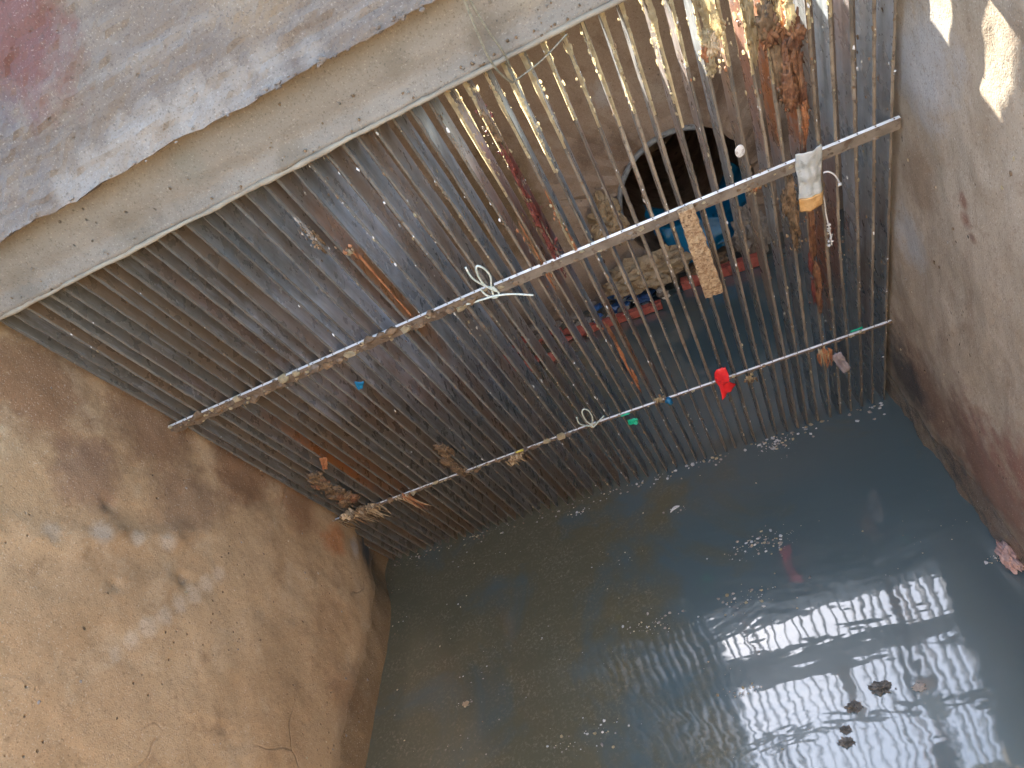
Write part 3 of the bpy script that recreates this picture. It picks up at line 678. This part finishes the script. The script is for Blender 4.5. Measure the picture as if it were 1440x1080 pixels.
# hanging foam strip on the upper crossbar
mb = MB()
def fsP(u, v, w):
    c = Vector((1.036, 0, .782)) ; z = .782 - .197 * v; x = 1.036 + .004 * v + (u - .5) * (.024 + .008 * v) + .002 * noise.noise(Vector((u * 3, v * 14, 1)))
    return rack(x + .0008 * fbm((u * 2, v * 9, 1), 2), z + .003 * fbm((u * 3, v, 3), 3) * v * v, .007 + .010 * w + .006 * math.sin(v * 2.5) + .0009 * fbm((u * 2, v * 9, w), 3))
mb.block(fsP, (24, 150, 5)); tag(mb.build('foam_strip', [M_foam], smooth=True), 'speckled tan foam strip hanging down from the upper crossbar', 'litter')
# cloudy film bag with orange lower end + thread
mb = MB()
def bagfn(u, v):
    return rack(1.218 - .004 * v + (u - .5) * (.036 - .003 * v) * (1 + .06 * math.sin(v * 9)), .792 - .105 * v, .010 + .005 * math.sin(u * 3.1) + .004 * noise.noise(Vector((u * 4, v * 6, 7))))
root = empty('film_bag', rack(1.217, .69, .008)); tag(root, 'cloudy plastic film bag with an orange lower end hanging on the upper crossbar', 'litter')
mb.sheet(lambda u, v: bagfn(u, v * .80), 14, 26, .0009); mb.build('bag_film', M_film, root, smooth=True)
mb = MB(); mb.sheet(lambda u, v: bagfn(u, .78 + v * .24) + NF * .0012, 14, 10, .0025); mb.build('bag_end', M_filmo, root, smooth=True)
mb, _ = wire('', [(1.235, .742, .012), (1.242, .742, .014), (1.250, .732, .016), (1.256, .715, .016)], .0012, M_white, '', ''); mb.lump(rack(1.256, .712, .016), .003, 0, (1, 1, 1.4))
tag(mb.build('thread', M_white, smooth=True), 'short curled white thread sticking out beside the film bag', 'thread')
mb, _ = wire('', [(1.232, .705, .010), (1.236, .68, .006), (1.237, .652, .005), (1.240, .62, .006), (1.243, .576, .004)], .0011, M_white, '', '')
for q in range(14): mb.lump(rack(1.241 + rng.uniform(-.004, .004), rng.uniform(.57, .63), .005), rng.uniform(.001, .003), 0)
tag(mb.build('thread', M_white, smooth=True), 'long white thread hanging down from the film bag', 'thread')

# ------------------------------------------------------------------ litter at the foot of the back wall
def lumpobj(name, c, rad, mat, label, cat, amp=.35, seed=0, freq=2.5):
    mb = MB(); mb.rock(c, rad, amp, freq, 0, seed); return tag(mb.build(name, mat, smooth=False), label, cat)
lumpobj('foam_lump', (.868, .90, .315), (.055, .045, .075), M_foam2, 'tan foam lump stuck on the back wall left of the pipe mouth', 'debris', .5, 2)
lumpobj('foam_lump', (.925, .84, .110), (.135, .07, .055), M_foam2, 'broad brown foam lump floating below the pipe mouth, left side', 'debris', .45, 5)
lumpobj('concrete_chunk', (1.285, .86, .09), (.055, .05, .085), M_grey, 'grey-brown broken chunk below the right of the pipe mouth', 'debris', .4, 9)
lumpobj('concrete_chunk', (1.12, .86, .03), (.07, .04, .03), M_brown, 'dark chunk on the water right under the pipe mouth', 'debris', .4, 11)
def board(p0, p1, w, h, mat, label):
    p0 = Vector(p0); p1 = Vector(p1); d = (p1 - p0); s_ = d.cross(Vector((0, 0, 1))).normalized()
    mb = MB(); mb.block(lambda u, v, k: p0 + d * u + s_ * (v - .5) * w + Vector((0, 0, k * h + .002 * noise.noise(Vector((u * 12, v, k))))) + s_ * .004 * noise.noise(Vector((u * 9, 1, k))), (24, 2, 2))
    return tag(mb.build('red_board', mat), label, 'board')
board((.66, .80, .0), (.935, .765, .004), .022, .026, M_redd, 'long red board floating left of the pipe mouth, holding back blue litter')
board((1.02, .84, .0), (1.30, .80, .004), .03, .035, M_redd, 'red board floating right below the pipe mouth')
mb = MB()
def blu(u, v):
    a = -2.6 + 2.3 * u; r = .185 - .02 * noise.noise(Vector((u * 3, v * 3, 0)))
    p = Vector((PC.x + .02 + r * math.cos(a), .90 + .30 * v, PC.z + r * math.sin(a) + .03 * v)); p += Vector((noise.noise(p * 14), noise.noise(p * 14 + Vector((5, 0, 0))), noise.noise(p * 14 + Vector((0, 5, 0))))) * .014
    return p
mb.sheet(blu, 50, 24, .002)
def blu2(u, v): 
    p = Vector((1.02 + .20 * u, .895 + .03 * v, .055 + .15 * v * (1 - .35 * u))); p += Vector((0, noise.noise(p * 18) * .03, noise.noise(p * 22) * .01)); return p
mb.sheet(blu2, 26, 18, .002)
tag(mb.build('blue_tarp', M_blue, smooth=True), 'crumpled bright blue plastic tarp lying in the round pipe mouth', 'tarp')
groups = [('blue_litter', M_navy, 'dark blue plastic litter piece in the pile behind the long red board', 'dark blue litter behind the long red board', 22, (.70, .93), (.80, .92), .012, .024),
          ('white_litter', M_white, 'small whitish litter piece in the pile behind the long red board', 'white litter behind the long red board', 16, (.68, .96), (.79, .92), .006, .013),
          ('red_litter', M_redd, 'dull red litter piece seen between the bars left of the blue pile', 'red litter left of the blue pile', 16, (.36, .66), (.70, .92), .014, .034),
          ('rubble_litter', M_grey, 'grey-brown litter lump in the heap at the foot of the back wall', 'grey-brown litter at the back wall', 30, (.35, .97), (.80, .93), .010, .024)]
for nm, mt, lab, grp, cnt, xr, yr, ra, rb in groups:
    for i in range(cnt):
        mb = MB(); r = rng.uniform(ra, rb); c = (rng.uniform(*xr), rng.uniform(*yr), r * .35 + (rng.uniform(0, .05) if nm != 'red_litter' else 0))
        mb.lump(c, r, 0, (1.3, 1, .7), .35); mb.lump((c[0] + r * .6, c[1], c[2]), r * .6, 0, (1, 1, .7), .35)
        tag(mb.build(nm, mt), lab, 'litter', grp)

# ------------------------------------------------------------------ on the water and the walls
M_foamw = simple('grey-white froth', (.36, .38, .38), (.58, .60, .60), 90, .3)
mb = MB()
def fleck(x, y, r, mi, flat=.25, z=0.): mb.lump((x, y, z + r * flat * .3), r, mi, (1, rng.uniform(.6, 1.2), flat), .4)
for i in range(2800):
    y = -1.2 + 1.2 * rng.random(); x = rng.uniform(.0, 1.35)
    d = noise.noise(Vector((x * 4, y * 4, 5))) + .5 * noise.noise(Vector((x * 11, y * 11, 2))) - .5 * (x - .75)
    if d < rng.uniform(-.1, .6) or noise.noise(Vector((x * 5 + y * 3, y * 16 - x * 5, 8))) < rng.uniform(-.4, .3): continue
    fleck(x, y, rng.choice([.0005, .0006, .0007, .0009, .0012, .002]), rng.choice([0, 0, 1, 2, 2, 3]))
for i in range(190):    # line of froth where the bars enter the water
    x = rng.uniform(.02, 1.33); y = -abs(rng.gauss(0, .018)) - .002
    fleck(x, y, rng.uniform(.001, .0042) * (1.2 if x > .8 else .8), rng.choice([0, 2, 3, 3]) if x > .6 else rng.choice([0, 1, 2]), .5)
for (cx, cy, rr, cnt) in [(.962, -.30, .05, 60), (.807, -.137, .014, 5), (.278, -.489, .012, 10), (1.08, -.03, .03, 40), (.565, -.045, .015, 12), (.837, -.605, .02, 14), (1.341, -.478, .02, 24), (.70, -.42, .04, 30), (.9, -.42, .05, 30), (.55, -.62, .05, 26)]:
    for i in range(cnt * 2): fleck(cx + rng.gauss(0, rr * .8), cy + rng.gauss(0, rr * .35), rng.choice([.0005, .0008, .001, .0015, .002, .0034]), rng.choice([0, 2, 3]), .4)
tag(mb.build('floating_scum', [M_crud, M_brown, M_grey, M_foamw]), kind='stuff')
tag(bpy.data.objects['floating_scum'], 'pale and brown flecks of scum floating on the dark water', 'scum')
M_dk = simple('dark grey sludge', (.05, .048, .04), (.15, .14, .12), 120, .35)
for k, (cx, cy, r, mt, lab) in enumerate([(1.06, -.652, .017, M_dk, 'largest dark clot floating in the bright sky reflection'), (1.009, -.673, .013, M_dk, 'round dark clot left of the largest one in the bright reflection'),
        (.978, -.725, .012, M_dk, 'dark clot at the lower edge of the bright reflection'), (1.115, -.665, .010, M_grey, 'small grey clot on the right side of the bright reflection'), (.985, -.705, .009, M_dk, 'small dark clot low in the bright reflection'),
        (.278, -.489, .008, M_foam2, 'pale tan crumb floating on the dark water near the left wall')]):
    mb = MB()
    mb.rock((cx, cy, .0012), (r * .8, r * .55, r * .22), .7, 2.2, 0, k * 7)
    for q in range(6): mb.lump((cx + rng.gauss(0, r * .5), cy + rng.gauss(0, r * .35), .001), r * rng.uniform(.06, .18), 0, (1.2, 1, .3), .5)
    tag(mb.build('floating_clot', mt), lab, 'debris')
mb = MB(); mb.sheet(lambda u, v: Vector((.795 + .024 * u, -.140 + .009 * v * math.sin(2.6 * u + .3) + .012 * u, .0015 + .001 * math.sin(u * 5))), 8, 5, .001)
tag(mb.build('floating_scrap', M_white, smooth=True), 'thin whitish scrap floating just in front of the rack', 'litter')
mb = MB(); mb.rock((1.345, -.485, .012), (.012, .028, .016), .4, 2, 0, 4)
tag(mb.build('plaster_chunk', simple('pink plaster', (.40, .26, .23), (.55, .40, .36), 40, .7)), 'pinkish plaster chunk at the waterline of the right wall', 'debris')
mb = MB()
def wallfleck(xw, side, y, z, r, mi): mb.lump((xw, y, z), r, mi, (.5, 1, rng.uniform(.8, 1.8)), .4)
for i in range(260):
    y = rng.uniform(-1.3, -.05); z = rng.uniform(.03, 1.1)
    if noise.noise(Vector((y * 5, z * 5, 1))) < rng.uniform(-.3, .5): continue
    p = leftP(1, (y + 2.3) / (endy(z) + 2.3), (z + .35) / 1.52); wallfleck(p[0], 1, y, z, rng.uniform(.0008, .003), rng.choice([0, 1, 1, 2, 2]))
for i in range(220):
    y = rng.uniform(-.9, -.05); z = rng.uniform(.03, 1.1)
    if noise.noise(Vector((y * 5, z * 5, 9))) < rng.uniform(-.3, .5): continue
    p = rightP(0, (y + 2.3) / (endy(z) + 2.3), (z + .35) / 1.52); wallfleck(p[0], 1, y, z, rng.uniform(.0008, .0028), rng.choice([0, 1, 1, 2]))
tag(mb.build('wall_grit', [M_crud, M_brown, M_grey]), 'specks of grit and splashed dirt stuck on the channel walls', 'grit', kind='stuff')
